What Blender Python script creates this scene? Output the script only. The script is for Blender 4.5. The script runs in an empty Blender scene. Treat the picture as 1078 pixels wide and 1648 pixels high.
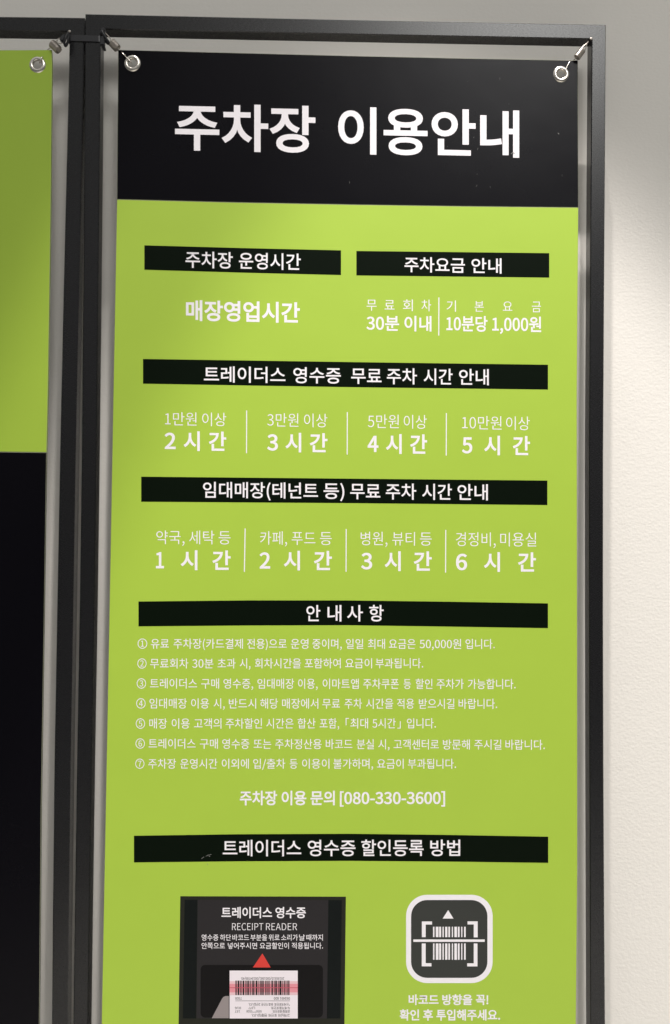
import bpy, bmesh, math, random
from mathutils import Vector, Matrix
from mathutils.geometry import tessellate_polygon

random.seed(4)
scene = bpy.context.scene
col = scene.collection

# ------------------------------------------------------------------ camera
# world: X right along the wall, Y into the wall, Z up; the banner hangs in the plane y = 0
CAM = Vector((0.0, -1.12, 1.15))
ROLL, PITCH, YAW = -0.0083324, 0.02273758, 0.02351119
FPX, PW, PH = 1400.0, 1078.0, 1648.0            # focal length and frame, in layout units
def _basis():
    cr, sr, cp, sp, cy, sy = (f(a) for a in (ROLL, PITCH, YAW) for f in (math.cos, math.sin))
    Ry = Matrix(((cy, sy, 0), (-sy, cy, 0), (0, 0, 1)))
    Rx = Matrix(((1, 0, 0), (0, cp, -sp), (0, sp, cp)))
    Rr = Matrix(((cr, 0, sr), (0, 1, 0), (-sr, 0, cr)))
    return Ry @ Rx @ Rr
M3 = _basis()
cam_data = bpy.data.cameras.new('camera')
cam_data.sensor_fit = 'VERTICAL'; cam_data.sensor_height = 24.0
cam_data.lens = 24.0 * FPX / PH
cam_data.clip_start = 0.01; cam_data.clip_end = 100
cam = bpy.data.objects.new('camera', cam_data); col.objects.link(cam)
R, F, U = M3.col[0], M3.col[1], M3.col[2]
cam.matrix_world = Matrix(((R[0], U[0], -F[0], CAM[0]), (R[1], U[1], -F[1], CAM[1]),
                           (R[2], U[2], -F[2], CAM[2]), (0, 0, 0, 1)))
scene.camera = cam
# layout units -> metres on the plane y
def P(x, y, plane=0.0):
    d = M3 @ Vector(((x - PW / 2) / FPX, 1.0, -(y - PH / 2) / FPX))
    t = (plane - CAM[1]) / d[1]
    return (CAM[0] + d[0] * t, CAM[2] + d[2] * t)

# ------------------------------------------------------------------ light
WALL_Y = 0.066
world = bpy.data.worlds.new('World'); scene.world = world
world.use_nodes = True
bg = world.node_tree.nodes['Background']
# light of the hall: dim to the sides, brighter from its ceiling
wn = world.node_tree
tcw = wn.nodes.new('ShaderNodeTexCoord'); sep = wn.nodes.new('ShaderNodeSeparateXYZ')
mr = wn.nodes.new('ShaderNodeMapRange'); mr.inputs[3].default_value = 0.145; mr.inputs[4].default_value = 0.60
wn.links.new(tcw.outputs['Generated'], sep.inputs[0]); wn.links.new(sep.outputs['Z'], mr.inputs[0])
# a soft bright patch where the hall's ceiling lamps hang, in front and to the right
dp = wn.nodes.new('ShaderNodeVectorMath'); dp.operation = 'DOT_PRODUCT'
dp.inputs[1].default_value = Vector((0.22, -0.82, 0.58)).normalized()
nz = wn.nodes.new('ShaderNodeVectorMath'); nz.operation = 'NORMALIZE'
wn.links.new(tcw.outputs['Generated'], nz.inputs[0]); wn.links.new(nz.outputs[0], dp.inputs[0])
lb = wn.nodes.new('ShaderNodeMapRange'); lb.interpolation_type = 'SMOOTHSTEP'
lb.inputs[1].default_value = math.cos(math.radians(11)); lb.inputs[2].default_value = 1.0
lb.inputs[3].default_value = 0.0; lb.inputs[4].default_value = 15.0
wn.links.new(dp.outputs['Value'], lb.inputs[0])
ad = wn.nodes.new('ShaderNodeMath'); ad.operation = 'ADD'
wn.links.new(mr.outputs[0], ad.inputs[0]); wn.links.new(lb.outputs[0], ad.inputs[1])
wn.links.new(ad.outputs[0], bg.inputs[1])
bg.inputs[0].default_value = (1.0, 0.99, 0.96, 1)
def spot(name, loc, power, half, blend, size, color, aim=None):
    l = bpy.data.lights.new(name, 'SPOT'); l.energy = power; l.spot_size = 2 * math.radians(half)
    l.spot_blend = blend; l.shadow_soft_size = size; l.color = color
    o = bpy.data.objects.new(name, l); col.objects.link(o); o.location = loc
    if aim:
        o.rotation_euler = (Vector(aim) - Vector(loc)).to_track_quat('-Z', 'Y').to_euler()
    return o
LY, LZ = WALL_Y - 0.80, 4.75                     # two narrow downlights in the ceiling, close to the wall
for lx, tilt, half, power in ((0.30, 0.0, 14.65, 800), (0.0, 2.0, 15.2, 760)):
    spot('ceiling_downlight', (lx, LY, LZ), power, half, 0.075, 0.035, (1.0, 0.945, 0.905),
         aim=(lx + 3 * math.tan(math.radians(tilt)), LY, LZ - 3))
vs = scene.view_settings
vs.view_transform = 'Standard'; vs.look = 'None'; vs.exposure = 0.0; vs.gamma = 1.0
try: vs.use_curve_mapping = False
except Exception: pass

# ------------------------------------------------------------------ materials
def mat(name, rgb, rough=0.5, metal=0.0, spec=0.5, bump=None, mottle=None, streak=None):
    m = bpy.data.materials.new(name); m.use_nodes = True
    nt = m.node_tree; b = nt.nodes['Principled BSDF']
    b.inputs['Base Color'].default_value = (*rgb, 1); b.inputs['Roughness'].default_value = rough
    b.inputs['Metallic'].default_value = metal; b.inputs['Specular IOR Level'].default_value = spec
    tc = nt.nodes.new('ShaderNodeTexCoord')
    if mottle:                                   # (scale, amount): uneven ink
        n = nt.nodes.new('ShaderNodeTexNoise'); n.inputs['Scale'].default_value = mottle[0]
        n.inputs['Detail'].default_value = 4
        nt.links.new(tc.outputs['Object'], n.inputs['Vector'])
        r = nt.nodes.new('ShaderNodeMapRange'); r.inputs[3].default_value = 1 - mottle[1]; r.inputs[4].default_value = 1 + mottle[1]
        nt.links.new(n.outputs['Fac'], r.inputs[0])
        mx = nt.nodes.new('ShaderNodeVectorMath'); mx.operation = 'SCALE'
        mx.inputs[0].default_value = rgb; nt.links.new(r.outputs[0], mx.inputs['Scale'])
        nt.links.new(mx.outputs[0], b.inputs['Base Color'])
    if bump:                                     # list of (scale, strength, distance, stretch)
        prev = None
        for sc, st, di, stretch in bump:
            mp = nt.nodes.new('ShaderNodeMapping'); mp.inputs['Scale'].default_value = stretch
            nt.links.new(tc.outputs['Object'], mp.inputs['Vector'])
            n = nt.nodes.new('ShaderNodeTexNoise'); n.inputs['Scale'].default_value = sc; n.inputs['Detail'].default_value = 3
            nt.links.new(mp.outputs[0], n.inputs['Vector'])
            bm_ = nt.nodes.new('ShaderNodeBump'); bm_.inputs['Strength'].default_value = st; bm_.inputs['Distance'].default_value = di
            nt.links.new(n.outputs['Fac'], bm_.inputs['Height'])
            if prev: nt.links.new(prev.outputs[0], bm_.inputs['Normal'])
            prev = bm_
        nt.links.new(prev.outputs[0], b.inputs['Normal'])
    if streak:                                   # (scale, stretch, low, high): brushed sheen
        mp = nt.nodes.new('ShaderNodeMapping'); mp.inputs['Scale'].default_value = streak[1]
        mp.inputs['Rotation'].default_value = (0, math.radians(24), 0)
        nt.links.new(tc.outputs['Object'], mp.inputs['Vector'])
        n = nt.nodes.new('ShaderNodeTexNoise'); n.inputs['Scale'].default_value = streak[0]; n.inputs['Detail'].default_value = 2
        nt.links.new(mp.outputs[0], n.inputs['Vector'])
        r = nt.nodes.new('ShaderNodeMapRange'); r.inputs[1].default_value = 0.3; r.inputs[2].default_value = 0.7
        r.inputs[3].default_value = streak[2]; r.inputs[4].default_value = streak[3]
        nt.links.new(n.outputs['Fac'], r.inputs[0]); nt.links.new(r.outputs[0], b.inputs['Roughness'])
    return m
WALLM = mat('painted_wall', (0.76, 0.735, 0.69), 0.75, spec=0.25, mottle=(3.0, 0.02),
            bump=[(210, 0.24, 0.0010, (1, 1, 1.35)), (60, 0.16, 0.0010, (1, 1, 1))])
FLOORM = mat('floor_tile', (0.36, 0.35, 0.33), 0.4, mottle=(6, 0.06))
STEEL = mat('black_steel', (0.006, 0.006, 0.007), 0.3, metal=0.0, spec=0.5, mottle=(30, 0.15),
            bump=[(600, 0.04, 0.0002, (1, 1, 1))], streak=(1500, (0.25, 1, 1), 0.22, 0.30))
GREEN = mat('lime_print', (0.365, 0.53, 0.055), 0.46, spec=0.3, mottle=(22, 0.018), bump=[(4.5, 0.10, 0.01, (1, 1, 1)), (420, 0.03, 0.0005, (1, 1, 1))])
BLACK = mat('black_print', (0.0025, 0.0022, 0.0038), 0.26, spec=0.10, mottle=(22, 0.05), bump=[(4.5, 0.10, 0.01, (1, 1, 1)), (420, 0.03, 0.0005, (1, 1, 1))])
BARM = mat('heading_ink', (0.0022, 0.0052, 0.0022), 0.42, spec=0.05)
WHITE = mat('white_ink', (0.82, 0.79, 0.825), 0.5, spec=0.25)
NICKEL = mat('nickel', (0.72, 0.68, 0.62), 0.26, metal=1.0)
SPRINGM = mat('spring_steel', (0.46, 0.42, 0.38), 0.36, metal=1.0)
TIEM = mat('black_nylon', (0.012, 0.012, 0.015), 0.4)
PANELM = mat('charcoal_ink', (0.022, 0.020, 0.0215), 0.45, spec=0.15)
PANELE = mat('olive_black_ink', (0.017, 0.018, 0.012), 0.45, spec=0.15)
SLOTM = mat('slot_ink', (0.0055, 0.005, 0.0055), 0.45, spec=0.12)
SIDEM = mat('side_ink', (0.004, 0.0062, 0.006), 0.45, spec=0.12)
REDM = mat('red_ink', (0.62, 0.045, 0.035), 0.5, spec=0.3)
GREYM = mat('grey_ink', (0.27, 0.235, 0.235), 0.5, spec=0.3)
PAPERM = mat('receipt_ink', (0.80, 0.74, 0.79), 0.5, spec=0.3)
PINK1 = mat('pale_scan_ink', (0.74, 0.50, 0.54), 0.5, spec=0.3)
PINK2 = mat('pink_scan_ink', (0.72, 0.27, 0.32), 0.5, spec=0.3)
PINK3 = mat('deep_scan_ink', (0.55, 0.07, 0.12), 0.5, spec=0.3)
ICONM = mat('icon_ink', (0.040, 0.0425, 0.039), 0.45, spec=0.15)
TEXTK = mat('receipt_text_ink', (0.015, 0.014, 0.015), 0.5, spec=0.15)
BACKM = mat('white_backing', (0.78, 0.78, 0.75), 0.6)
EDGEM = mat('cut_edge', (0.30, 0.31, 0.22), 0.35)
DUSTM = mat('dust', (0.24, 0.24, 0.23), 0.9, spec=0.1)

# ------------------------------------------------------------------ helpers
def link(name, verts, faces, m, parent=None, smooth=False):
    me = bpy.data.meshes.new(name); me.from_pydata(verts, [], faces)
    me.materials.append(m)
    bm = bmesh.new(); bm.from_mesh(me)
    bmesh.ops.recalc_face_normals(bm, faces=bm.faces) if smooth is not None else None
    for f in bm.faces: f.smooth = bool(smooth)
    bm.to_mesh(me); bm.free()
    o = bpy.data.objects.new(name, me); col.objects.link(o)
    if parent:
        o.parent = parent; o.matrix_parent_inverse = Matrix.Translation(-parent.location)
    return o
def thing(name, label, cat, loc=(0, 0, 0), group=None):
    o = bpy.data.objects.new(name, None); col.objects.link(o); o.location = loc
    o.empty_display_size = 0.05
    o['label'] = label; o['category'] = cat
    if group: o['group'] = group
    return o

def offset_loop(pts, w, near=0.0):
    """move a closed loop outwards (counter-clockwise = outer) by w with mitred corners"""
    pts = [p for i, p in enumerate(pts) if math.dist(p, pts[i - 1]) > near]
    n = len(pts); out = []
    for i in range(n):
        a, b, c = pts[i - 1], pts[i], pts[(i + 1) % n]
        d1 = (b[0] - a[0], b[1] - a[1]); d2 = (c[0] - b[0], c[1] - b[1])
        l1 = math.hypot(*d1) or 1e-9; l2 = math.hypot(*d2) or 1e-9
        n1 = (d1[1] / l1, -d1[0] / l1); n2 = (d2[1] / l2, -d2[0] / l2)
        bx, by = n1[0] + n2[0], n1[1] + n2[1]
        k = bx * bx + by * by
        if k < 0.25: s = w * 0.9; bl = math.sqrt(k) or 1; bx /= bl; by /= bl
        else: s = w * min(2 / k, 1.9); 
        out.append((b[0] + bx * s, b[1] + by * s))
    return out
def area(q): return sum(q[i - 1][0] * q[i][1] - q[i][0] * q[i - 1][1] for i in range(len(q))) / 2
def fill(loops):
    """triangles over a flat list of the loops' points; first loop outer, others holes"""
    return tessellate_polygon([[Vector((x, z, 0)) for x, z in l] for l in loops])

def slab(name, outline, holes, front, back, m, parent, chamfer=0.0005):
    """a board cut to an outline, with holes, its front edge eased"""
    if area(outline) < 0: outline = outline[::-1]
    holes = [h if area(h) < 0 else h[::-1] for h in holes]
    V, Fc = [], []
    loops_f = [offset_loop(outline, -chamfer)] + holes
    base = 0; idx = []
    for l in loops_f:
        idx.append(list(range(base, base + len(l)))); base += len(l)
        V += [(x, front, z) for x, z in l]
    Fc += [tuple(t) for t in fill(loops_f)]
    o1 = list(range(base, base + len(outline))); base += len(outline)
    V += [(x, front + chamfer, z) for x, z in outline]
    loops_b = [outline] + holes; bidx = []; b0 = base
    for l in loops_b:
        bidx.append(list(range(base, base + len(l)))); base += len(l)
        V += [(x, back, z) for x, z in l]
    nb = len(Fc); Fc += [tuple(b0 + i for i in t) for t in fill(loops_b)]; ne = len(Fc)
    def ring(a, b):
        n = len(a)
        for i in range(n): Fc.append((a[i], a[(i + 1) % n], b[(i + 1) % n], b[i]))
    ne2 = len(Fc); ring(idx[0], o1); ne3 = len(Fc); ring(o1, bidx[0])
    for k in range(1, len(loops_f)): ring(idx[k], bidx[k])
    o = link(name, V, Fc, m, parent)
    o.data.materials.append(BACKM); o.data.materials.append(EDGEM)
    for i in range(ne2, ne3): o.data.polygons[i].material_index = 2
    for i in range(nb, ne): o.data.polygons[i].material_index = 1
    return o

LAY = 0.00004                                    # one layer of print
def sheet(name, polys, layer, m, parent, plane=0.0):
    """flat print: polygons given in layout units, lying on the board"""
    V, Fc = [], []
    for p in polys:
        q = [P(x, y, plane) for x, y in p]; b = len(V)
        V += [(x, plane - layer * LAY, z) for x, z in q]
        Fc += [tuple(b + i for i in t) for t in fill([q])]
    o = link(name, V, Fc, m, parent, smooth=None)
    bm = bmesh.new(); bm.from_mesh(o.data)
    for f in bm.faces:
        f.normal_update()
        if f.normal.y > 0: f.normal_flip()
    bm.to_mesh(o.data); bm.free()
    return o
def rect(x0, y0, x1, y1): return [(x0, y0), (x1, y0), (x1, y1), (x0, y1)]
def rrect(x0, y0, x1, y1, r, n=8, skew=0):
    out = []
    for cx, cy, a0 in ((x1 - r, y0 + r, -90), (x1 - r, y1 - r, 0), (x0 + r, y1 - r, 90), (x0 + r, y0 + r, 180)):
        for i in range(n + 1):
            a = math.radians(a0 + 90 * i / n); out.append((cx + r * math.cos(a), cy + r * math.sin(a)))
    return [(x + skew * (y - y0), y) for x, y in out]

# ------------------------------------------------------------------ lettering: outlines of the built-in face, 1000 units to the em
CHARS = sorted(set('''주차장이용안내운영시간요금매업무료회기본분당원트레더스수증만상임대테넌등약국세탁카페푸드병뷰티경정비미실사항유결제전으로중며일최은입니다
초과을포함하여부됩구마앱쿠폰할인가능합반해에서적받길바랍고객의산또는코센터방문주외출불록법하단위소리날때까지안쪽넣어면향꼭확후투신계효년누발생님현황
「」''') - {chr(10), ' '})
# figures, capitals and marks: advance, then each outline as x, y, x, y ...
FIGURES = {
    '0': (555, [278,-13,355,2,418,48,466,124,496,231,506,369,496,506,466,611,418,686,355,731,278,746,201,731,137,686,90,611,60,506,50,369,60,231,90,124,137,48,201,2], [278,61,232,72,193,107,163,168,145,254,138,369,145,483,163,569,193,628,232,663,278,674,324,663,363,628,393,569,411,483,418,369,411,254,393,168,363,107,324,72]),
    '1': (555, [88,0,490,0,490,76,343,76,343,733,273,733,230,712,180,695,121,681,121,623,252,623,252,76,88,76]),
    '2': (555, [44,0,505,0,505,79,302,79,182,72,278,168,358,262,418,353,457,442,470,531,460,603,432,663,388,708,329,736,256,746,191,738,135,717,86,683,40,639,93,587,137,631,188,661,245,672,294,665,332,645,359,614,375,574,380,527,367,449,328,364,262,271,167,168,44,54]),
    '3': (555, [263,-13,338,-4,403,23,454,66,487,124,499,196,491,252,469,299,436,337,393,364,344,382,344,387,397,413,438,452,465,502,474,563,464,627,434,678,389,715,330,738,260,746,200,739,147,721,99,694,56,659,105,601,150,638,201,663,257,672,309,664,348,640,372,604,381,556,374,511,353,473,315,443,257,423,178,416,178,346,267,339,332,320,375,289,399,248,406,199,399,153,379,115,347,87,306,69,257,63,200,70,152,89,111,115,76,147,29,88,70,50,121,18,185,-5]),
    '4': (555, [340,0,426,0,426,202,524,202,524,275,426,275,426,733,325,733,20,262,20,202,340,202], [340,275,115,275,282,525,341,633,345,633,340,500]),
    '5': (555, [262,-13,334,-2,400,29,453,81,489,150,502,238,491,325,459,390,411,436,350,463,281,472,240,468,204,459,171,443,190,655,466,655,466,733,110,733,86,391,135,360,174,384,213,398,257,403,308,396,350,374,382,340,402,294,409,236,401,177,379,129,345,93,303,71,253,63,195,70,147,88,106,114,73,144,27,84,69,48,120,17,184,-5]),
    '6': (555, [301,-13,367,-2,425,30,471,80,501,146,512,225,503,308,476,372,433,418,377,446,308,455,250,444,192,414,142,367,153,486,181,572,222,629,273,661,331,671,374,664,414,645,447,615,499,671,466,701,426,725,380,740,327,746,244,732,170,689,110,613,71,501,56,350,68,219,102,118,154,45,222,2], [144,294,181,337,220,366,257,382,293,387,341,380,378,358,404,325,420,280,425,225,415,157,389,105,350,71,301,59,250,69,209,98,177,146,155,211]),
    '7': (555, [198,0,293,0,303,160,324,299,361,427,421,551,508,678,508,733,49,733,49,655,405,655,329,537,274,418,235,293,211,156]),
    '8': (555, [280,-13,356,-4,420,23,468,64,498,116,509,176,499,244,472,297,432,337,386,369,386,374,419,405,451,446,474,496,483,551,474,614,448,668,407,709,351,735,282,744,217,735,162,710,119,671,91,620,81,558,89,504,111,459,142,420,180,389,180,385,131,352,88,307,58,250,46,182,57,118,89,65,139,23,203,-4], [330,398,279,419,234,444,197,474,173,511,164,558,173,606,197,644,234,668,281,676,333,666,372,638,397,597,405,546,396,493,371,444], [281,55,220,65,171,93,139,136,127,190,134,240,155,285,187,324,228,356,288,331,341,304,384,272,412,231,422,179,412,129,383,90,339,64]),
    '9': (555, [235,-13,315,1,388,46,447,125,486,241,501,398,489,524,455,621,402,691,334,732,254,746,188,735,131,703,85,654,55,588,44,508,53,426,80,362,122,315,178,287,246,278,307,289,365,320,415,367,402,248,375,162,335,105,286,73,232,63,186,70,144,89,108,119,58,62,92,32,132,8,179,-7], [414,444,376,399,338,369,299,351,261,346,214,353,177,375,151,409,135,454,130,508,136,564,154,610,180,645,215,667,255,675,306,665,348,637,380,591,403,526]),
    ',': (278, [75,-190,136,-155,182,-107,211,-49,221,19,216,64,201,98,176,119,144,126,110,118,85,96,75,62,84,28,109,6,142,-2,153,-1,146,-44,126,-81,95,-112,53,-136]),
    '.': (278, [139,-13,172,-4,196,20,205,56,196,93,172,117,139,126,105,117,82,93,73,56,82,20,105,-4]),
    '(': (338, [239,-196,295,-171,239,-60,199,60,176,184,168,311,176,437,199,561,239,680,295,792,239,818,177,703,131,582,102,452,92,311,102,170,131,39,177,-82]),
    ')': (338, [99,-196,161,-82,207,39,236,170,246,311,236,452,207,582,161,703,99,818,42,792,98,680,139,561,163,437,171,311,163,184,139,60,98,-60,42,-171]),
    '[': (338, [106,-170,304,-170,304,-118,174,-118,174,739,304,739,304,792,106,792]),
    ']': (338, [34,-170,233,-170,233,792,34,792,34,739,164,739,164,-118,34,-118]),
    '-': (347, [46,245,302,245,302,315,46,315]),
    '/': (392, [11,-179,78,-179,377,794,311,794]),
    '!': (323, [130,221,193,221,205,645,207,749,115,749,117,645], [161,-13,195,-4,218,20,227,56,218,93,195,117,161,126,128,117,104,93,95,56,104,20,128,-4]),
    '*': (467, [154,471,234,566,312,471,356,502,292,607,401,653,384,704,270,676,260,796,206,796,196,675,82,704,65,653,173,607,110,502]),
    'R': (635, [193,385,193,658,316,658,379,654,428,640,464,615,487,578,494,528,487,476,464,436,428,408,379,391,316,385], [503,0,607,0,421,321,476,341,522,371,556,412,578,465,586,528,574,608,539,666,484,705,414,726,330,733,101,733,101,0,193,0,193,311,325,311]),
    'E': (589, [101,0,534,0,534,79,193,79,193,346,471,346,471,425,193,425,193,655,523,655,523,733,101,733]),
    'C': (638, [377,-13,444,-6,503,14,556,47,602,92,551,151,514,116,475,90,430,74,381,68,304,82,240,121,193,183,163,267,153,369,164,470,195,552,243,614,307,652,384,665,442,656,492,632,534,596,584,656,547,690,501,719,446,739,383,746,278,729,188,680,119,602,74,497,58,366,74,235,118,130,186,52,274,4]),
    'I': (293, [101,0,193,0,193,733,101,733]),
    'P': (633, [101,0,193,0,193,292,314,292,404,301,479,327,535,371,571,435,584,518,571,602,535,663,477,703,401,726,310,733,101,733], [193,367,193,658,298,658,368,654,422,640,461,614,484,574,492,518,485,462,462,419,425,390,371,373,302,367]),
    'T': (599, [253,0,346,0,346,655,568,655,568,733,31,733,31,655,253,655]),
    'A': (608, [4,0,97,0,168,224,436,224,506,0,604,0,355,733,252,733], [191,297,227,410,300,658,304,658,378,410,413,297]),
    'D': (688, [101,0,288,0,408,16,504,63,573,139,615,242,629,369,615,497,572,598,503,672,406,718,284,733,101,733], [193,76,193,658,276,658,369,646,442,610,493,551,524,470,534,369,524,267,493,186,442,126,369,89,276,76]),
}
GL = {}
def read_outlines():
    """outlines of the built-in face: every character on a line of its own, each followed by a bar that marks its advance"""
    cu = bpy.data.curves.new('face', 'FONT'); cu.body = chr(10).join(['|'] + [c + '|' for c in CHARS]); cu.size = 1.0
    o = bpy.data.objects.new('face', cu); col.objects.link(o)
    q = o.to_curve(bpy.context.evaluated_depsgraph_get())
    lines = {}
    for sp in q.splines:
        pts = [(b.handle_left[:2], b.co[:2], b.handle_right[:2]) for b in sp.bezier_points]
        lines.setdefault(sp.character_index, []).append(pts)
    bpy.data.objects.remove(o); bpy.data.curves.remove(cu)
    base = min(p[1][0] for s in lines[0] for p in s)
    for i, c in enumerate(CHARS):
        k = 2 + 3 * i
        dy = i + 1
        loops = []
        for sp in lines[k]:
            out = []
            for j in range(len(sp)):
                p0, p1, p2, p3 = sp[j][1], sp[j][2], sp[(j + 1) % len(sp)][0], sp[(j + 1) % len(sp)][1]
                L = math.dist(p0, p3)
                if L < 0.004: continue
                out.append(p0)
                d = max(abs((h[0] - p0[0]) * (p3[1] - p0[1]) - (h[1] - p0[1]) * (p3[0] - p0[0])) / L for h in (p1, p2)) * 1000
                n = 1 if d < 3 else 2 if d < 9 else 3 if d < 30 else 4 if d < 60 else 6
                for m in range(1, n):
                    t = m / n; u = 1 - t
                    out.append(tuple(u ** 3 * p0[e] + 3 * u * u * t * p1[e] + 3 * u * t * t * p2[e] + t ** 3 * p3[e] for e in (0, 1)))
            f = 1000
            loops.append([(x * f, (y + dy) * f) for x, y in out])
        adv = (min(p[1][0] for s in lines[k + 1] for p in s) - base) * f
        if sum(area(l) for l in loops) < 0: loops = [l[::-1] for l in loops]
        GL[c] = (adv, loops)
read_outlines()
for c, data in FIGURES.items():
    GL[c] = (data[0], [list(zip(l[::2], l[1::2])) for l in data[1:]])
def ring(cx, cy, r, n=32): return [(cx + r * math.cos(2 * math.pi * i / n), cy + r * math.sin(2 * math.pi * i / n)) for i in range(n)]
for i, c in enumerate('①②③④⑤⑥⑦'):             # a figure in a circle
    ls = GL[str(i + 1)][1]
    xs = [x for l in ls for x, y in l]; cx = (min(xs) + max(xs)) / 2
    GL[c] = (1000, [ring(500, 374, 455), ring(500, 374, 390)[::-1]] + [[(500 + (x - cx) * 0.72, 374 + (y - 366) * 0.72) for x, y in l] for l in ls])
_cache = {}
def inside(p, q):
    c = False
    for i in range(len(q)):
        (x1, y1), (x2, y2) = q[i - 1], q[i]
        if (y1 > p[1]) != (y2 > p[1]) and p[0] < (x2 - x1) * (p[1] - y1) / (y2 - y1) + x1: c = not c
    return c
def glyph(ch, w):
    k = (ch, w)
    if k not in _cache:
        loops = GL[ch][1]
        outer = [l for l in loops if area(l) > 0]; holes = [l for l in loops if area(l) < 0]
        V, T = [], []
        for o in outer:
            mine = [h for h in holes if inside(h[0], o) and not any(o2 is not o and inside(h[0], o2) and area(o2) < area(o) for o2 in outer)]
            ls = [offset_loop(l, w, 5.0) for l in [o] + mine]
            b = len(V)
            for l in ls: V += l
            T += [tuple(b + i for i in t) for t in fill(ls)]
        _cache[k] = (V, T)
    return _cache[k]
STEM_T, STEM_B = 827, -79
def lettering(name, words, T, B, slope, w, m, parent, layer=2, flip=False, plane=0.0):
    """words [(text, x0, x1)] set so that the ink of each runs x0..x1; T, B: stem top and foot at the first x0"""
    far = next((i for i in range(1, len(words)) if words[i][1] - words[i - 1][2] > 0.3 * (B - T) and not flip), None)
    if far:
        lettering(name, words[:far], T, B, slope, w, m, parent, layer, flip, plane)
        d = slope * (words[far][1] - words[0][1])
        return lettering(name, words[far:], T + d, B + d, slope, w, m, parent, layer, flip, plane)
    V, Fc = [], []
    xr = words[0][1]
    k = 0
    for s, x0, x1 in words:
        pen = 0; parts = []
        for ch in s:
            if ch == ' ': pen += 300; continue
            gv, gt = glyph(ch, w)
            parts.append((pen, gv, gt)); pen += GL[ch][0]
        lo = min(p + x for p, gv, _ in parts for x, _y in gv); hi = max(p + x for p, gv, _ in parts for x, _y in gv)
        sx = (x1 - x0) / (hi - lo); sy = (B - T) / (STEM_T - STEM_B + 2 * w)
        for pn, gv, gt in parts:
            b = len(V); k += 1
            for gx, gy in gv:
                u = (pn + gx - lo) * sx; v = (STEM_T + w - gy) * sy
                if flip: X = x1 - u; Y = B - v
                else: X = x0 + u; Y = T + v
                Y += slope * (X - xr)
                px, pz = P(X, Y, plane)
                V.append((px, plane - (layer + 0.25 * (k % 2)) * LAY, pz))
            Fc += [tuple(b + i for i in t) for t in gt]
    me = bpy.data.meshes.new(name); me.from_pydata(V, [], Fc); me.materials.append(m)
    bm = bmesh.new(); bm.from_mesh(me)
    for f in bm.faces:
        f.normal_update()
        if f.normal.y > 0: f.normal_flip()
    bm.to_mesh(me); bm.free()
    o = bpy.data.objects.new(name, me); col.objects.link(o)
    if parent: o.parent = parent; o.matrix_parent_inverse = Matrix.Translation(-parent.location)
    return o

def tube_mesh(path, r, n=8, closed=False):
    V, Fc = [], []
    path = [Vector(p) for p in path]; N = len(path)
    up = None
    for i, p in enumerate(path):
        a = path[i - 1] if (i or closed) else p; b = path[(i + 1) % N] if (i < N - 1 or closed) else p
        t = (b - a).normalized()
        if up is None:
            up = t.orthogonal().normalized()
        up = (up - t * up.dot(t)).normalized(); s = t.cross(up)
        for j in range(n):
            q = 2 * math.pi * j / n
            V.append(tuple(p + up * (r * math.cos(q)) + s * (r * math.sin(q))))
    for i in range(N if closed else N - 1):
        for j in range(n):
            Fc.append((i * n + j, i * n + (j + 1) % n, ((i + 1) % N) * n + (j + 1) % n, ((i + 1) % N) * n + j))
    if not closed:
        Fc.append(tuple(range(n - 1, -1, -1))); Fc.append(tuple((N - 1) * n + j for j in range(n)))
    return V, Fc
def smooth_path(pts, n=6):
    pts = [Vector(p) for p in pts]; out = []
    for i in range(len(pts) - 1):
        p0 = pts[max(i - 1, 0)]; p1 = pts[i]; p2 = pts[i + 1]; p3 = pts[min(i + 2, len(pts) - 1)]
        for j in range(n):
            t = j / n
            out.append(0.5 * ((2 * p1) + (p2 - p0) * t + (2 * p0 - 5 * p1 + 4 * p2 - p3) * t * t + (3 * p1 - p0 - 3 * p2 + p3) * t ** 3))
    out.append(pts[-1]); return out
def P3(x, y, plane=0.0):
    a, b = P(x, y, plane); return Vector((a, plane, b))

# ------------------------------------------------------------------ the setting
def box(name, x0, x1, y0, y1, z0, z1, m, parent=None):
    V = [(x, y, z) for x in (x0, x1) for y in (y0, y1) for z in (z0, z1)]
    Fc = [(0, 1, 3, 2), (4, 6, 7, 5), (0, 4, 5, 1), (2, 3, 7, 6), (0, 2, 6, 4), (1, 5, 7, 3)]
    return link(name, V, Fc, m, parent)
w_ = box('wall', -3.0, 3.0, WALL_Y, WALL_Y + 0.12, -0.02, 5.6, WALLM); w_['kind'] = 'structure'
f_ = box('floor', -3.0, 3.0, -3.0, WALL_Y - 0.001, -0.06, 0.0, FLOORM); f_['kind'] = 'structure'

# ------------------------------------------------------------------ banner frames of square steel tube
FF = 0.0060                                       # front face of the tubes, just behind the print
T2 = 0.00975                                      # half the tube's depth
CH = 0.0011
def section(a, b):                                # eased square: a, b across the tube
    return [(a + CH, FF), (b - CH, FF), (b, FF + CH), (b, FF + 2 * T2 - CH), (b - CH, FF + 2 * T2), (a + CH, FF + 2 * T2), (a, FF + 2 * T2 - CH), (a, FF + CH)]
def sweep(name, stations, vertical, m, parent):
    """stations (at_a, at_b, a, b): position along the tube at its two edges, and the edges across it"""
    V, Fc = [], []
    for sa, sb, a, b in stations:
        for c, y in section(a, b):
            k = (c - a) / (b - a); s = sa + (sb - sa) * k
            V.append((c, y, s) if vertical else (s, y, c))
    n = len(stations)
    for i in range(n - 1):
        for j in range(8): Fc.append((i * 8 + j, i * 8 + (j + 1) % 8, (i + 1) * 8 + (j + 1) % 8, (i + 1) * 8 + j))
    Fc.append(tuple(range(7, -1, -1))); Fc.append(tuple((n - 1) * 8 + j for j in range(8)))
    return link(name, V, Fc, m, parent)
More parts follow.
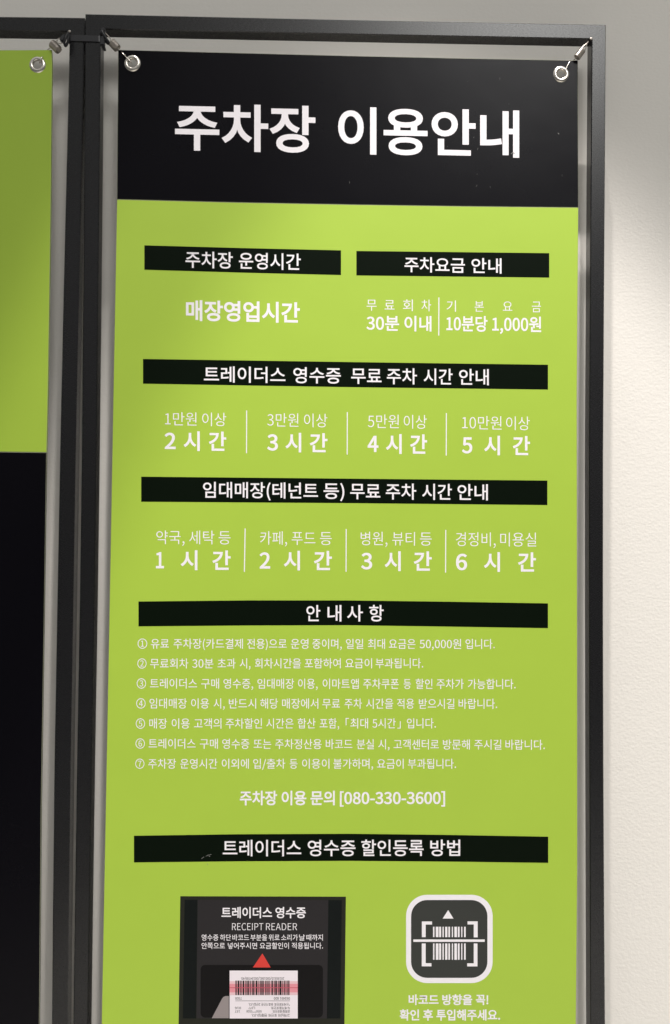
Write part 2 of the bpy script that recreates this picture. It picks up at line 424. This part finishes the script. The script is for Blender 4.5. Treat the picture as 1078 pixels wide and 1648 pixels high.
def interp(tab, s):
    tab = sorted(tab)
    if s <= tab[0][0]: a, b = tab[0], tab[1]
    elif s >= tab[-1][0]: a, b = tab[-2], tab[-1]
    else:
        for a, b in zip(tab, tab[1:]):
            if a[0] <= s <= b[0]: break
    t = (s - a[0]) / (b[0] - a[0]); return a[1] + (b[1] - a[1]) * t
def edge_v(pts): return [(q[1], q[0]) for q in (P(x, y, FF) for x, y in pts)]      # (z, x)
def edge_h(pts): return [P(x, y, FF) for x, y in pts]                               # (x, z)
def frame(label, lo, li, ri, ro, top, bot, loc):
    """edges: left post outer / inner, right post inner / outer (z -> x), rail top / underside (x -> z)"""
    fr = thing('banner_frame', label, 'banner frame', loc, 'black steel banner frames')
    g = 0.00012
    def corner(vt, ht):
        x = interp(vt, 1.75)
        for _ in range(4): z = interp(ht, x); x = interp(vt, z)
        return x, z
    TL, BL, BR, TR = corner(lo, top), corner(li, bot), corner(ri, bot), corner(ro, top)
    zs = [1.70, 1.6, 1.45, 1.25, 1.05, 0.85, 0.65, 0.4, 0.0]
    sweep('post', [(TL[1], BL[1], TL[0], BL[0])] + [(z, z, interp(lo, z), interp(li, z)) for z in zs], True, STEEL, fr)
    sweep('post', [(BR[1], TR[1], BR[0], TR[0])] + [(z, z, interp(ri, z), interp(ro, z)) for z in zs], True, STEEL, fr)
    xs = [BL[0] + (BR[0] - BL[0]) * k for k in (0.06, 0.3, 0.5, 0.7, 0.94)]
    sweep('top_rail', [(BL[0] + g, TL[0] + g, BL[1], TL[1])] + [(x, x, interp(bot, x), interp(top, x)) for x in xs] + [(BR[0] - g, TR[0] - g, BR[1], TR[1])], False, STEEL, fr)
    bm = bmesh.new(); bmesh.ops.create_icosphere(bm, subdivisions=2, radius=1)
    bmesh.ops.scale(bm, vec=(0.0024, 0.0012, 0.0018), verts=bm.verts); bmesh.ops.translate(bm, vec=(BR[0] - 0.0004, FF + 0.0006, BR[1] + 0.0004), verts=bm.verts)
    me = bpy.data.meshes.new('weld_bead'); bm.to_mesh(me); bm.free(); me.materials.append(SPRINGM)
    wb = bpy.data.objects.new('weld_bead', me); col.objects.link(wb); wb.parent = fr; wb.matrix_parent_inverse = Matrix.Translation(-fr.location)
    xa, xb = interp(li, 0.05), interp(ri, 0.05)
    sweep('bottom_rail', [(xa + g, xa + g, 0.04, 0.0595), (xb - g, xb - g, 0.04, 0.0595)], False, STEEL, fr)
    return fr
r_lo = edge_v([(137, 25), (132.4, 640), (129.3, 900), (122.3, 1300), (117.7, 1648)])
r_li = edge_v([(161.6, 70), (156.0, 640), (152.8, 900), (146, 1300), (141.3, 1648)])
r_ri = edge_v([(952.3, 70), (948, 700), (948.2, 1000), (949.0, 1350), (950.2, 1648)])
r_ro = edge_v([(975.2, 40), (971, 700), (970.8, 1000), (971.8, 1350), (974.0, 1648)])
r_top = edge_h([(137, 22), (560, 31.5), (975, 39.5)])
r_bot = edge_h([(161, 46.8), (560, 55), (950, 62.5)])
frame('black square-tube steel frame holding the lime green banner full of printed text', r_lo, r_li, r_ri, r_ro, r_top, r_bot, (0.04, 0, 0))
l_ri = edge_v([(111.3, 80), (98, 640), (93.1, 900), (86, 1300), (83.2, 1648)])
l_ro = edge_v([(135.6, 40), (122.8, 640), (118.8, 900), (112, 1300), (108.3, 1648)])
def shift(tab, dx): return [(z, x - dx) for z, x in tab]
WF = 0.674
l_top = edge_h([(-700, 19), (0, 26.2), (135.7, 28.2)])
l_bot = edge_h([(-700, 41), (0, 49), (135.7, 51)])
frame('black square-tube steel frame at the left edge, its post tied to its neighbour', shift(l_ro, WF), shift(l_ri, WF), l_ri, l_ro, l_top, l_bot, (-0.66, 0, 0))

# ------------------------------------------------------------------ the parking notice banner
FRONT, BACK = 0.0, 0.003
banner = thing('notice_banner', 'lime green banner with black header and white Korean parking notice text', 'banner', (0.04, 0, 0.12))
left_e = [(190, 80), (188, 321)]
Lb = [P(*p) for p in [(188, 321), (182, 640), (175.5, 1000), (163.2, 1648)]]
Rb = [P(*p) for p in [(930.8, 334), (928.4, 640), (928.9, 1000), (929.2, 1400), (926.9, 1648)]]
hole_r = 0.0062
def circ(c, r, n=28): return [(c[0] + r * math.cos(2 * math.pi * i / n), c[1] + r * math.sin(2 * math.pi * i / n)) for i in range(n)]
E1, E2, E3 = P(213, 101.7), P(903, 119.3), P(60.2, 104)
hdr_mid = [(375, 325.8), (560, 329.3), (745, 332)]
slab('header_panel', [P(188.05, 320.8)] + [P(x, y - .2) for x, y in hdr_mid] + [P(930.8, 333.8), P(930.2, 200), P(930, 97), P(745, 93.6), P(560, 89.6), P(375, 84.8), P(190, 80)],
     [circ(E1, hole_r), circ(E2, hole_r)], FRONT, BACK, BLACK, banner, 0.0004)
zb = 0.12
slab('green_panel', [(Lb[-1][0] - 0.003, zb), (Rb[-1][0] - 0.001, zb)] + Rb[::-1] + [P(x, y) for x, y in hdr_mid[::-1]] + Lb, [], FRONT, BACK, GREEN, banner, 0.0004)

def eyelet(c, parent, front=FRONT):
    prof = [(0.0060, 0.0030), (0.0056, 0.0010), (0.0057, -0.0006), (0.0063, -0.0013), (0.0073, -0.0017), (0.0085, -0.0016), (0.0097, -0.0011), (0.0105, -0.0004), (0.0108, 0.0001)]
    V, Fc = [], []; n = 40
    for r, y in prof:
        for i in range(n):
            a = 2 * math.pi * i / n; V.append((c[0] + r * math.cos(a), front + y, c[1] + r * math.sin(a)))
    for k in range(len(prof) - 1):
        for i in range(n): Fc.append((k * n + i, k * n + (i + 1) % n, (k + 1) * n + (i + 1) % n, (k + 1) * n + i))
    return link('eyelet', V, Fc, NICKEL, parent, smooth=True)
eyelet(E1, banner); eyelet(E2, banner)

lettering('title_lettering', [('주차장', 281.5, 507.5), ('이용안내', 544, 835.5)], 165.6, 241.8, 0.0222, 20, WHITE, banner, 1)
def bar(poly, words, T, B, slope, w):
    b = sheet('heading_bar', [poly], 1, BARM, banner)
    lettering('lettering', words, T, B, slope, w, WHITE, b, 2)
bar([(232.2, 394.8), (390, 399.2), (548.7, 402.9), (548.7, 442.7), (390, 438.8), (232.2, 434.2)],
    [('주차장', 298.4, 374.5), ('운영시간', 384.3, 483.9)], 404.2, 431, 0.022, 11)
bar([(573.4, 403.9), (883.8, 407.4), (883.8, 446.8), (573.4, 443.3)],
    [('주차요금', 650.8, 748.1), ('안내', 758.6, 807)], 413.3, 438, 0.016, 11)
bar([(230, 577.7), (400, 580.2), (560, 582.6), (881.8, 587), (881.8, 627), (560, 623), (400, 620.4), (230, 617.5)],
    [('트레이더스', 328, 459.2), ('영수증', 471.9, 548.4), ('무료', 565, 613.9), ('주차', 622.4, 670.8), ('시간', 681.7, 728.2), ('안내', 738.6, 786.5)], 589.2, 615.3, 0.0105, 11)
bar([(227.1, 767.1), (560, 770.3), (880.8, 773.4), (880.8, 812.9), (560, 809.7), (227.1, 807.5)],
    [('임대매장(테넌트', 326.6, 511.6), ('등)', 520.6, 554), ('무료', 563.5, 611.9), ('주차', 620.8, 669.7), ('시간', 679.2, 727.1), ('안내', 736.1, 785)], 775.2, 801.3, 0.009, 11)
bar([(222.7, 968), (400, 966.2), (560, 966.3), (720, 968.3), (881.8, 971), (881.8, 1011), (720, 1008.4), (560, 1006.2), (400, 1006.6), (222.7, 1008.1)],
    [('안', 492.9, 515.3), ('내', 526.9, 549.3), ('사', 558.4, 583.9), ('항', 593.9, 617.3)], 973.7, 1000.3, 0, 11)
bar([(215.4, 1345), (380, 1342.6), (560, 1341.8), (720, 1343.6), (882.2, 1346.5), (882.2, 1388.7), (720, 1386.6), (560, 1385.4), (380, 1386.2), (215.4, 1388)],
    [('트레이더스', 358.4, 484.7), ('영수증', 495, 572), ('할인등록', 581.3, 681.6), ('방법', 692.2, 740.5)], 1351.6, 1378.2, -0.001, 11)

def line(words, T, B, slope, w, name='text_line'): return lettering(name, words, T, B, slope, w, WHITE, banner, 1)
line([('매장영업시간', 299.1, 482.4)], 482.7, 516.3, 0.021, 24)
line([('무', 589.9, 605.9), ('료', 618.8, 634.8), ('회', 648.3, 664.2), ('차', 678.2, 693.7)], 481.3, 500, 0.01, -2)
line([('기', 718.6, 733.6), ('본', 763.6, 778.5), ('요', 809, 824.4), ('금', 855.9, 870.3)], 483.4, 501.6, 0.008, -2)
line([('30분', 589.4, 642.3), ('이내', 650.8, 694.2)], 507.3, 532.5, 0.012, 18)
line([('10분당', 718.1, 784.5), ('1,000원', 792, 870.8)], 508, 533.5, 0.01, 18)
def divider(x0, y0, x1, y1, h=0.8): sheet('divider_line', [[(x0 - h, y0), (x0 + h, y0), (x1 + h, y1), (x1 - h, y1)]], 1, WHITE, banner)
divider(706.2, 478.7, 706, 540.1)
for args in ((396.8, 660.6, 396.6, 729.3), (558.8, 663.2, 558.6, 731.6), (718.2, 664.9, 718, 733.2),
             (394.4, 850.6, 393.2, 920.4), (557, 851.3, 556.8, 920.2), (717.2, 852.8, 717, 921.6)): divider(*args)
cols = [
 ([('1만원', 265, 316.8), ('이상', 324.9, 364.4)], 663, 684.7, [('2', 264.6, 282.6), ('시', 295.3, 321.4), ('간', 335.8, 364)], 693.5, 725.3),
 ([('3만원', 429.6, 480.7), ('이상', 488.8, 527.2)], 664.6, 686.6, [('3', 429.6, 447.2), ('시', 459.2, 484.6), ('간', 498.3, 526.9)], 696, 727.5),
 ([('5만원', 591.4, 642.3), ('이상', 649.3, 687.2)], 666.7, 689, [('4', 591.4, 608.9), ('시', 620.8, 646.3), ('간', 659.8, 687.2)], 698, 730),
 ([('10만원', 743.1, 807.5), ('이상', 814, 852.9)], 669, 691, [('5', 743.1, 760), ('시', 779, 804.5), ('간', 825, 852.9)], 700.5, 732)]
for a, t, b, a2, t2, b2 in cols: line([(c, x0 + 0.4, x1 - 0.5) for c, x0, x1 in a], t, b, 0.014, -5); line(a2, t2, b2, 0.012, 21)
cols = [
 ([('약국,', 251.1, 297.2), ('세탁', 303.9, 345.3), ('등', 351.3, 371.3)], 853.6, 875.6, [('1', 250.8, 263.8), ('시', 290.5, 317.6), ('간', 341.6, 371)], 885.3, 917.4),
 ([('카페,', 418.1, 462.2), ('푸드', 468.9, 507.9), ('등', 514.3, 534.3)], 854.9, 876.7, [('2', 417.4, 434.8), ('시', 456.5, 482.6), ('간', 505, 534)], 886, 917.8),
 ([('병원,', 579.9, 623.8), ('뷰티', 630.8, 668.2), ('등', 675.2, 695.2)], 855.6, 877.6, [('3', 580.9, 598.9), ('시', 618.8, 644.8), ('간', 665.7, 694.7)], 886.8, 918.8),
 ([('경정비,', 733.1, 798), ('미용실', 804.5, 863.4)], 856.5, 879, [('6', 733.6, 751.6), ('시', 778.5, 804.5), ('간', 833.4, 862.4)], 888.3, 920.1)]
for a, t, b, a2, t2, b2 in cols: line([(c, x0 + 0.4, x1 - 0.5) for c, x0, x1 in a], t, b, 0.006, -5); line(a2, t2, b2, 0.005, 21)
notes = [
 ([('①', 221.1, 237.1), ('유료', 242.4, 272.1), ('주차장(카드결제', 278.9, 391.1), ('전용)으로', 397.2, 461.5), ('운영', 467.6, 496.5), ('중이며,', 502.2, 550.2), ('일일', 556.2, 584.8), ('최대', 591.6, 619.8), ('요금은', 625.3, 668.9), ('50,000원', 674.8, 742.3), ('입니다.', 748.7, 796.4)], 1027.7, 1044, 0.001),
 ([('②', 220.7, 236), ('무료회차', 241.3, 303.3), ('30분', 309, 343.6), ('초과', 349.7, 379.3), ('시,', 385.4, 403.3), ('회차시간을', 409.7, 484.7), ('포함하여', 489.6, 548.5), ('요금이', 554.9, 598.9), ('부과됩니다.', 604, 681.2)], 1059.7, 1076, -0.001),
 ([('③', 219.6, 235.2), ('트레이더스', 240.9, 317.3), ('구매', 323.4, 352.7), ('영수증,', 359.2, 407.5), ('임대매장', 413.9, 473.6), ('이용,', 479.3, 511.3), ('이마트앱', 518.9, 577.5), ('주차쿠폰', 584, 642), ('등', 649.2, 661.6), ('할인', 668.4, 696.2), ('주차가', 702.1, 746.5), ('가능합니다.', 752.5, 830.1)], 1091.7, 1108.2, 0.0015),
 ([('④', 218.8, 234.4), ('임대매장', 240.1, 301), ('이용', 307.1, 336.7), ('시,', 343.2, 361.8), ('반드시', 367.9, 412.4), ('해당', 418.5, 447.4), ('매장에서', 453.5, 512.4), ('무료', 518.5, 547.3), ('주차', 554.1, 582.7), ('시간을', 588.6, 633), ('적용', 638.6, 666.7), ('받으시길', 673.6, 731.6), ('바랍니다.', 737.6, 800.3)], 1123.8, 1140.3, 0.001),
 ([('⑤', 218.1, 233.7), ('매장', 239.8, 269), ('이용', 275.9, 305.5), ('고객의', 311.6, 356.5), ('주차할인', 362.6, 421.9), ('시간은', 428, 472.5), ('합산', 478.6, 507.9), ('포함,', 514, 546), ('「', 555.8, 561.8), ('최대', 563.5, 592.5), ('5시간', 598.9, 637), ('」', 639.2, 645), ('입니다.', 654.4, 701.7)], 1156.2, 1172.8, -0.001),
 ([('⑥', 217.7, 233.3), ('트레이더스', 238.6, 315), ('구매', 321.1, 350.8), ('영수증', 357.3, 401.4), ('또는', 407.8, 436.7), ('주차정산용', 442.5, 517.8), ('바코드', 523.8, 567.3), ('분실', 573.7, 601.9), ('시,', 608.3, 627), ('고객센터로', 633, 706.4), ('방문해', 712.4, 756.3), ('주시길', 762.7, 807.1), ('바랍니다.', 813, 877)], 1188.4, 1204.8, 0.003),
 ([('⑦', 217.3, 232.5), ('주차장', 238.2, 283.5), ('운영시간', 289.6, 350), ('이외에', 356.5, 400.6), ('입/출차', 407, 459.2), ('등', 465.7, 479), ('이용이', 485.8, 530.3), ('불가하며,', 536, 600.6), ('요금이', 606.1, 649.7), ('부과됩니다.', 656, 734.1)], 1221, 1237.2, 0)]
for a, t, b, s in notes: line([(c, x0 + 0.3, x1 - 0.3) for c, x0, x1 in a], t, b, s, 3)
line([('주차장', 385.8, 445.9), ('이용', 453.1, 493), ('문의', 499.5, 538.7), ('[080-330-3600]', 546.8, 716.2)], 1272.6, 1296.2, -0.001, 23)

# receipt reader picture
rp = sheet('receipt_reader_picture', [[(290, 1442.3), (556.6, 1443), (554.2, 1652), (287.2, 1652)]], 1, PANELE, banner)
sheet('panel', [[(318, 1448), (528.2, 1448.5), (526.5, 1639), (316, 1639)]], 2, PANELM, rp)
sheet('side_strip', [[(297, 1448), (317.8, 1448), (315.5, 1639), (294, 1639)]], 2, SIDEM, rp)
sheet('side_strip', [[(528.4, 1448.5), (550, 1448.5), (547.5, 1639), (526, 1639)]], 2, SIDEM, rp)
lettering('lettering', [('트레이더스', 356.3, 437.8), ('영수증', 443.1, 492.1)], 1459.5, 1477.8, 0, 20, WHITE, rp, 3)
lettering('lettering', [('RECEIPT', 373.3, 423.6), ('READER', 428, 477.9)], 1484.3, 1498, 0, -8, WHITE, rp, 3)
lettering('lettering', [('영수증', 324.3, 351.3), ('하단', 354, 371.6), ('바코드', 373.8, 400.8), ('부분을', 403, 429.7), ('위로', 432.2, 449.8), ('소리가', 452.3, 479.3), ('날', 481.2, 490.7), ('때까지', 492.9, 519.4)], 1503.6, 1513.8, 0, 6, WHITE, rp, 3)
lettering('lettering', [('안쪽으로', 324.3, 361.8), ('넣어주시면', 366.6, 413.6), ('요금할인이', 417.8, 464.8), ('적용됩니다.', 469.3, 519.6)], 1516.8, 1527.2, 0, 6, WHITE, rp, 3)
sheet('slot', [rrect(322.7, 1552.8, 519.6, 1637.6, 7.5)], 3, SLOTM, rp)
sheet('red_arrow', [[(422.2, 1534.4), (435.5, 1556.9), (406.9, 1556.9)]], 4, REDM, rp)
sheet('grey_tab', [[(340.7, 1638.6), (357.2, 1607.2), (359.6, 1604.2), (363, 1602.9), (368.2, 1602.9), (368.2, 1638.6)]], 4, GREYM, rp)
rc = sheet('receipt', [rect(369.4, 1561.9, 479, 1639)], 5, PAPERM, rp)
sheet('scan_band', [rect(369.4, 1578.9, 479, 1583.2), rect(369.4, 1597, 479, 1601.3)], 6, PINK1, rc)
sheet('scan_band', [rect(369.4, 1583.2, 479, 1597)], 6, PINK2, rc)
bars = []; x = 378.8; ks = [(.9, .7), (.8, 1.1), (2.2, 1.2), (.8, .7), (.8, 1.6), (2.3, 1.4), (.7, .8), (.8, 1.1), (2.2, 1.3), (.8, .7), (.8, 1.6), (2.3, 1.1), (.8, 1.2), (2.3, 1.6), (.8, 1.3), (.8, .6), (.8, .6), (.8, .6), (.8, .6), (.8, 1.8), (1.6, 1.0), (.8, .8), (.8, 1.0), (.8, 1.7), (.8, .9), (1.6, 1.5), (.9, .8), (2.3, 1.4), (.8, .7), (.7, .7), (2.6, 1.3), (.8, 1.4), (1.4, 1.3), (.8, 1.1), (.8, .8), (.8, .6), (.8, .6)]
tot = sum(a + b for a, b in ks) - ks[-1][1]; sc = (465.6 - 378.8) / tot
for a, b in ks: bars.append(rect(x - 0.12, 1577.9, x + a * sc + 0.12, 1601.3)); x += (a + b) * sc
sheet('barcode', bars, 7, TEXTK, rc)
sheet('scan_line', [rect(369.4, 1588.9, 479, 1589.9)], 8, PINK3, rc)
sheet('rule', [rect(378.8, 1610.3, 466.5, 1610.9)], 6, TEXTK, rc)
def rline(words, T, B): lettering('lettering', words, T, B, 0, 9, TEXTK, rc, 6, flip=True)
rline([('20190315/0001981/00154789/45', 388.3, 457.3)], 1572.2, 1577.2)
rline([('093491 800', 440.6, 466.5), ('7300', 378.5, 389.1)], 1604.2, 1609.2)
rline([('*신세계포인트 유효기간은 2년입니다.', 399.7, 466.5)], 1613.9, 1618.6)
rline([('누계가용포인트', 436, 466.5), ('1,077', 400, 410.8), ('016', 378, 387.7)], 1619.8, 1624.3)
rline([('금회발생포인트', 438.6, 466.5), ('9350***0508', 396.6, 421), ('157', 378, 386)], 1625.2, 1629.8)
rline([('고객님의 포인트 현황입니다.', 404.4, 466.5)], 1631.3, 1636.2)

# barcode icon
ic = sheet('barcode_icon', [rrect(653.4, 1440, 792.7, 1582.1, 34, 10)], 1, WHITE, banner)
sheet('icon_field', [rrect(661.4, 1448.4, 784.3, 1573.7, 26, 10)], 2, ICONM, ic)
def z(x, y): return (630 + x * 0.18553, 1420 + y * 0.18553)
def zr(x0, y0, x1, y1): return [z(x0, y0), z(x1, y0), z(x1, y1), z(x0, y1)]
sheet('arrow', [[z(491, 240), z(537, 314), z(443, 314)]], 3, WHITE, ic)
def zp(*p): return [z(*q) for q in p]
sheet('bracket', [zp((263, 339), (351, 339), (351, 366), (296, 366), (296, 475), (263, 475))], 3, WHITE, ic)
sheet('bracket', [zp((659, 338), (747, 338), (747, 477), (713, 477), (713, 365), (659, 365))], 3, WHITE, ic)
sheet('bracket', [zp((262, 530), (296, 530), (296, 701), (346, 701), (346, 728), (262, 728))], 3, WHITE, ic)
sheet('bracket', [zp((713, 530), (745, 530), (745, 729), (656, 729), (656, 702), (713, 702))], 3, WHITE, ic)
sheet('scan_line', [zr(189, 495, 808, 516)], 3, WHITE, ic)
bx = [(360, 372), (384, 407), (413, 430), (442, 453), (465, 484), (493, 507), (523, 533), (545, 567), (575, 590), (604, 614), (629, 643)]
sheet('barcode', [zr(a, 385, b, 475) for a, b in bx] + [zr(a, 530, b, 671) for a, b in bx], 3, WHITE, ic)
line([('바코드', 657.5, 705.7), ('방향을', 711.6, 759.9), ('꼭!', 765.6, 785.8)], 1600.3, 1617.6, 0, 24)
line([('확인', 643, 674.5), ('후', 680.6, 696.8), ('투입해주세요.', 702, 804.8)], 1624.4, 1642.6, 0, 24)

# small scuffs and dust on the print
def fleck(pts, w=0.5):
    polys = []
    for (x0, y0), (x1, y1) in zip(pts, pts[1:]):
        d = math.hypot(x1 - x0, y1 - y0) or 1; nx, ny = -(y1 - y0) / d * w, (x1 - x0) / d * w
        polys.append([(x0 + nx * .5, y0 + ny * .5), (x1 + nx, y1 + ny), (x1 - nx, y1 - ny), (x0 - nx * .5, y0 - ny * .5)])
    return polys
sc = []
sc += fleck([(324, 1382), (328, 1379)], .4) + fleck([(331, 1378), (335, 1376), (340, 1375)], .35) + fleck([(336, 1377), (337.5, 1378.5)], .6) + fleck([(333.5, 1390), (334.2, 1391.5)], .6)
sc += fleck([(822, 248), (825, 245.5), (828, 247)], .6) + fleck([(562, 292), (562.6, 295)], .25)
sc += fleck([(897.5, 214), (899.5, 216)], .6)
for _ in range(11):
    x, y = random.uniform(700, 920), random.uniform(110, 320); a = random.uniform(0.5, 1.6); l = random.uniform(1.2, 4)
    sc += fleck([(x, y), (x + l * math.cos(a), y - l * math.sin(a))], random.uniform(.1, .2))
sheet('scuff_mark', sc, 5, DUSTM, banner)

# ------------------------------------------------------------------ the banner beside it
banner2 = thing('colour_banner', 'lime green over black banner without text, cut off at the left edge', 'banner', (-0.66, 0, 0.12))
R2 = [P(*p) for p in [(83.2, 80.2), (84, 100), (81.4, 350), (76.8, 640), (74.9, 728)]]
R3 = [P(*p) for p in [(74.9, 728), (70.9, 1000), (66.2, 1300), (63.2, 1648)]]
xl = R2[0][0] - 0.6
tl = P(-300, 74); zt = R2[0][1] + 0.001; zm = R2[-1][1]
slab('green_panel', [(xl, zm + 0.001), (xl, zt)] + [P(0, 80.6)] + R2, [circ(E3, hole_r)], FRONT, BACK, GREEN, banner2, 0.0004)
slab('black_panel', [(xl, zm + 0.0008)] + [(x, z_ - (0.0002 if i == 0 else 0)) for i, (x, z_) in enumerate(R3)] + [(R3[-1][0] - 0.003, zb), (xl, zb)], [], FRONT, BACK, BLACK, banner2, 0.0004)
eyelet(E3, banner2)

# ------------------------------------------------------------------ springs that stretch the banners, cable tie
def spring(label, a, b, dia, upper, hook):
    a, b = Vector(a), Vector(b)
    s = thing('tension_spring', label, 'spring', tuple(b), 'springs in the frame corners')
    ax = (b - a); L = ax.length; t = ax.normalized(); u = t.orthogonal().normalized(); v = t.cross(u)
    wire = 0.00048; turns = max(6, int(L / (2.15 * wire))); r = dia / 2 - wire
    path = []
    for i in range(turns * 14 + 1):
        q = 2 * math.pi * i / 14; path.append(a + t * (L * i / (turns * 14)) + u * (r * math.cos(q)) + v * (r * math.sin(q)))
    V, Fc = tube_mesh(path, wire, 6); link('coil', V, Fc, SPRINGM, s, smooth=True)
    V, Fc = tube_mesh(smooth_path(upper), 0.0006, 8); link('upper_loop', V, Fc, SPRINGM, s, smooth=True)
    V, Fc = tube_mesh(smooth_path(hook), 0.00065, 8); link('hook', V, Fc, NICKEL, s, smooth=True)
    return s
def ringpts(c, r, n=14, a0=0, a1=360, tilt=0.3):
    return [Vector((c[0] + r * math.cos(math.radians(a0 + (a1 - a0) * i / n)), c[1] + tilt * r * math.sin(math.radians(a0 + (a1 - a0) * i / n)), c[2] + r * math.sin(math.radians(a0 + (a1 - a0) * i / n)))) for i in range(n + 1)]
yb = -0.004
spring('dull steel coil spring hooked on black tie at the left banner corner', P3(83.2, 70.0, yb), P3(94.6, 80.8, yb), 0.0106,
       [P3(86, 72, yb)] + [P3(90, 66, yb)] + ringpts(P3(97, 65.8, yb), 0.0042, 12, 170, -170),
       [P3(86, 73, 0.006), P3(75, 82, 0.006), P3(68, 96, 0.006), P3(64, 101.5, 0.003), P3(63.6, 100, -0.002), P3(66.3, 95, -0.0026), P3(67.8, 91.5, -0.002), P3(68.6, 92.2, -0.001)])
spring('dull steel coil spring between black tie and top left corner of text banner', P3(179.0, 67.6, yb), P3(189.0, 78.2, yb), 0.0106,
       [P3(182, 70, yb), P3(178, 62.5, yb), P3(174, 58, yb), P3(168, 52, yb), P3(165, 50, yb), P3(166, 54, yb), P3(170, 62, yb), P3(174.5, 68.5, yb), P3(179, 68, yb)],
       [P3(186, 77, 0.002), P3(196, 87, 0.0065), P3(206, 97, 0.0065), P3(210.5, 101, 0.003), P3(210.3, 99.4, -0.0022), P3(205, 94.3, -0.0026), P3(199.5, 88.2, -0.0022), P3(195.8, 84, -0.0012)])
spring('bright steel coil spring in the top right corner beside the brushed post', P3(937.2, 80.5, yb), P3(928.2, 92.6, yb), 0.0092,
       [P3(935, 85, yb - .003), P3(937, 78, yb - .003), P3(938.5, 74, yb - .002), P3(941, 72.6, yb - .002), P3(945, 69, yb), P3(946.5, 67, 0), P3(944, 73, yb), P3(941.5, 80, yb), P3(938, 84.5, yb)],
       [P3(929, 92, 0.002), P3(920, 100, 0.0065), P3(911, 112, 0.0065), P3(909, 117, 0.003), P3(909.5, 116, -0.0022), P3(910.5, 111, -0.0028), P3(914, 104, -0.0024), P3(917, 99, -0.0014)])

tie = thing('cable_tie', 'black cable tie binding the two frame posts together near the top', 'cable tie', (P(137, 64)[0], FF, P(137, 64)[1]))
def band(name, xa, xb, ya, yb_, zl, zr, h, th, parent):
    """strap looped round posts: rounded rectangle in plan, slightly sloping"""
    plan = []; r = 0.0025
    for cx, cy, a0 in ((xb - r, ya + r, -90), (xb - r, yb_ - r, 0), (xa + r, yb_ - r, 90), (xa + r, ya + r, 180)):
        for i in range(5):
            a = math.radians(a0 + 22.5 * i); plan.append((cx, cy, math.cos(a), math.sin(a)))
    V, Fc = [], []; n = len(plan)
    for cx, cy, c, s in plan:
        x0, y0 = cx + r * c, cy + r * s; x1, y1 = cx + (r + th) * c, cy + (r + th) * s
        zz = zl + (zr - zl) * (x0 - xa) / (xb - xa)
        V += [(x0, y0, zz - h / 2), (x1, y1, zz - h / 2 + 0.0003), (x1, y1, zz + h / 2 - 0.0003), (x0, y0, zz + h / 2)]
    for i in range(n):
        j = (i + 1) % n
        for k in range(4): Fc.append((i * 4 + k, j * 4 + k, j * 4 + (k + 1) % 4, i * 4 + (k + 1) % 4))
    return link(name, V, Fc, TIEM, parent)
xa = P(111.0, 62, FF)[0] - 0.0003; xb = P(161.8, 64, FF)[0] + 0.0003
zl, zr_ = P(111, 61.8, FF)[1], P(162, 63.2, FF)[1]
band('strap', xa, xb, FF - 0.0003, FF + 2 * T2 + 0.0003, zl, zr_, 0.0085, 0.0013, tie)
def rbox(name, c, sx, sy, sz, rot, m, parent):
    bm = bmesh.new(); bmesh.ops.create_cube(bm, size=1)
    bmesh.ops.scale(bm, vec=(sx, sy, sz), verts=bm.verts)
    bmesh.ops.bevel(bm, geom=bm.edges[:], offset=min(sx, sy, sz) * 0.2, segments=2, affect='EDGES')
    bmesh.ops.rotate(bm, cent=(0, 0, 0), matrix=Matrix.Rotation(rot, 3, 'Y'), verts=bm.verts)
    bmesh.ops.translate(bm, vec=c, verts=bm.verts)
    me = bpy.data.meshes.new(name); bm.to_mesh(me); bm.free(); me.materials.append(m)
    o = bpy.data.objects.new(name, me); col.objects.link(o)
    o.parent = parent; o.matrix_parent_inverse = Matrix.Translation(-parent.location); return o
c = P3(165.5, 67.5, -0.006); rbox('lock_head', tuple(c), 0.0052, 0.008, 0.012, 0.05, TIEM, tie)
V, Fc = tube_mesh(smooth_path([P3(165.5, 72, -0.006), P3(167.5, 77, -0.005), P3(168.8, 81, -0.002)]), 0.0018, 6); link('tail', V, Fc, TIEM, tie, smooth=True)
def corner_tie(label, pts, knot, grp='black ties in the frame corners'):
    t = thing('corner_tie', label, 'cable tie', tuple(P3(*knot, -0.004)), grp)
    V, Fc = tube_mesh(smooth_path([P3(*p) for p in pts], 5), 0.0016, 8); link('loop', V, Fc, TIEM, t, smooth=True)
    c = P3(*knot, -0.005); rbox('knot', tuple(c), 0.0055, 0.007, 0.0095, 0.45, TIEM, t); return t
corner_tie('black tie looped round the left frame corner beside its post', [(110, 53, -0.004), (106, 60, -0.009), (103.5, 68, -0.008), (105, 74, -0.006), (108, 70, -0.002), (110, 62, 0.002), (111, 55, 0.004)], (101.8, 62.5))
corner_tie('thin black tie looped in the inner corner above the text banner', [(163.5, 50, -0.010), (166, 54, -0.011), (170, 61, -0.010), (175, 68.5, -0.008), (172.5, 69.5, -0.004), (168, 60, 0.0), (164, 51, 0.002)], (165.5, 51.5))
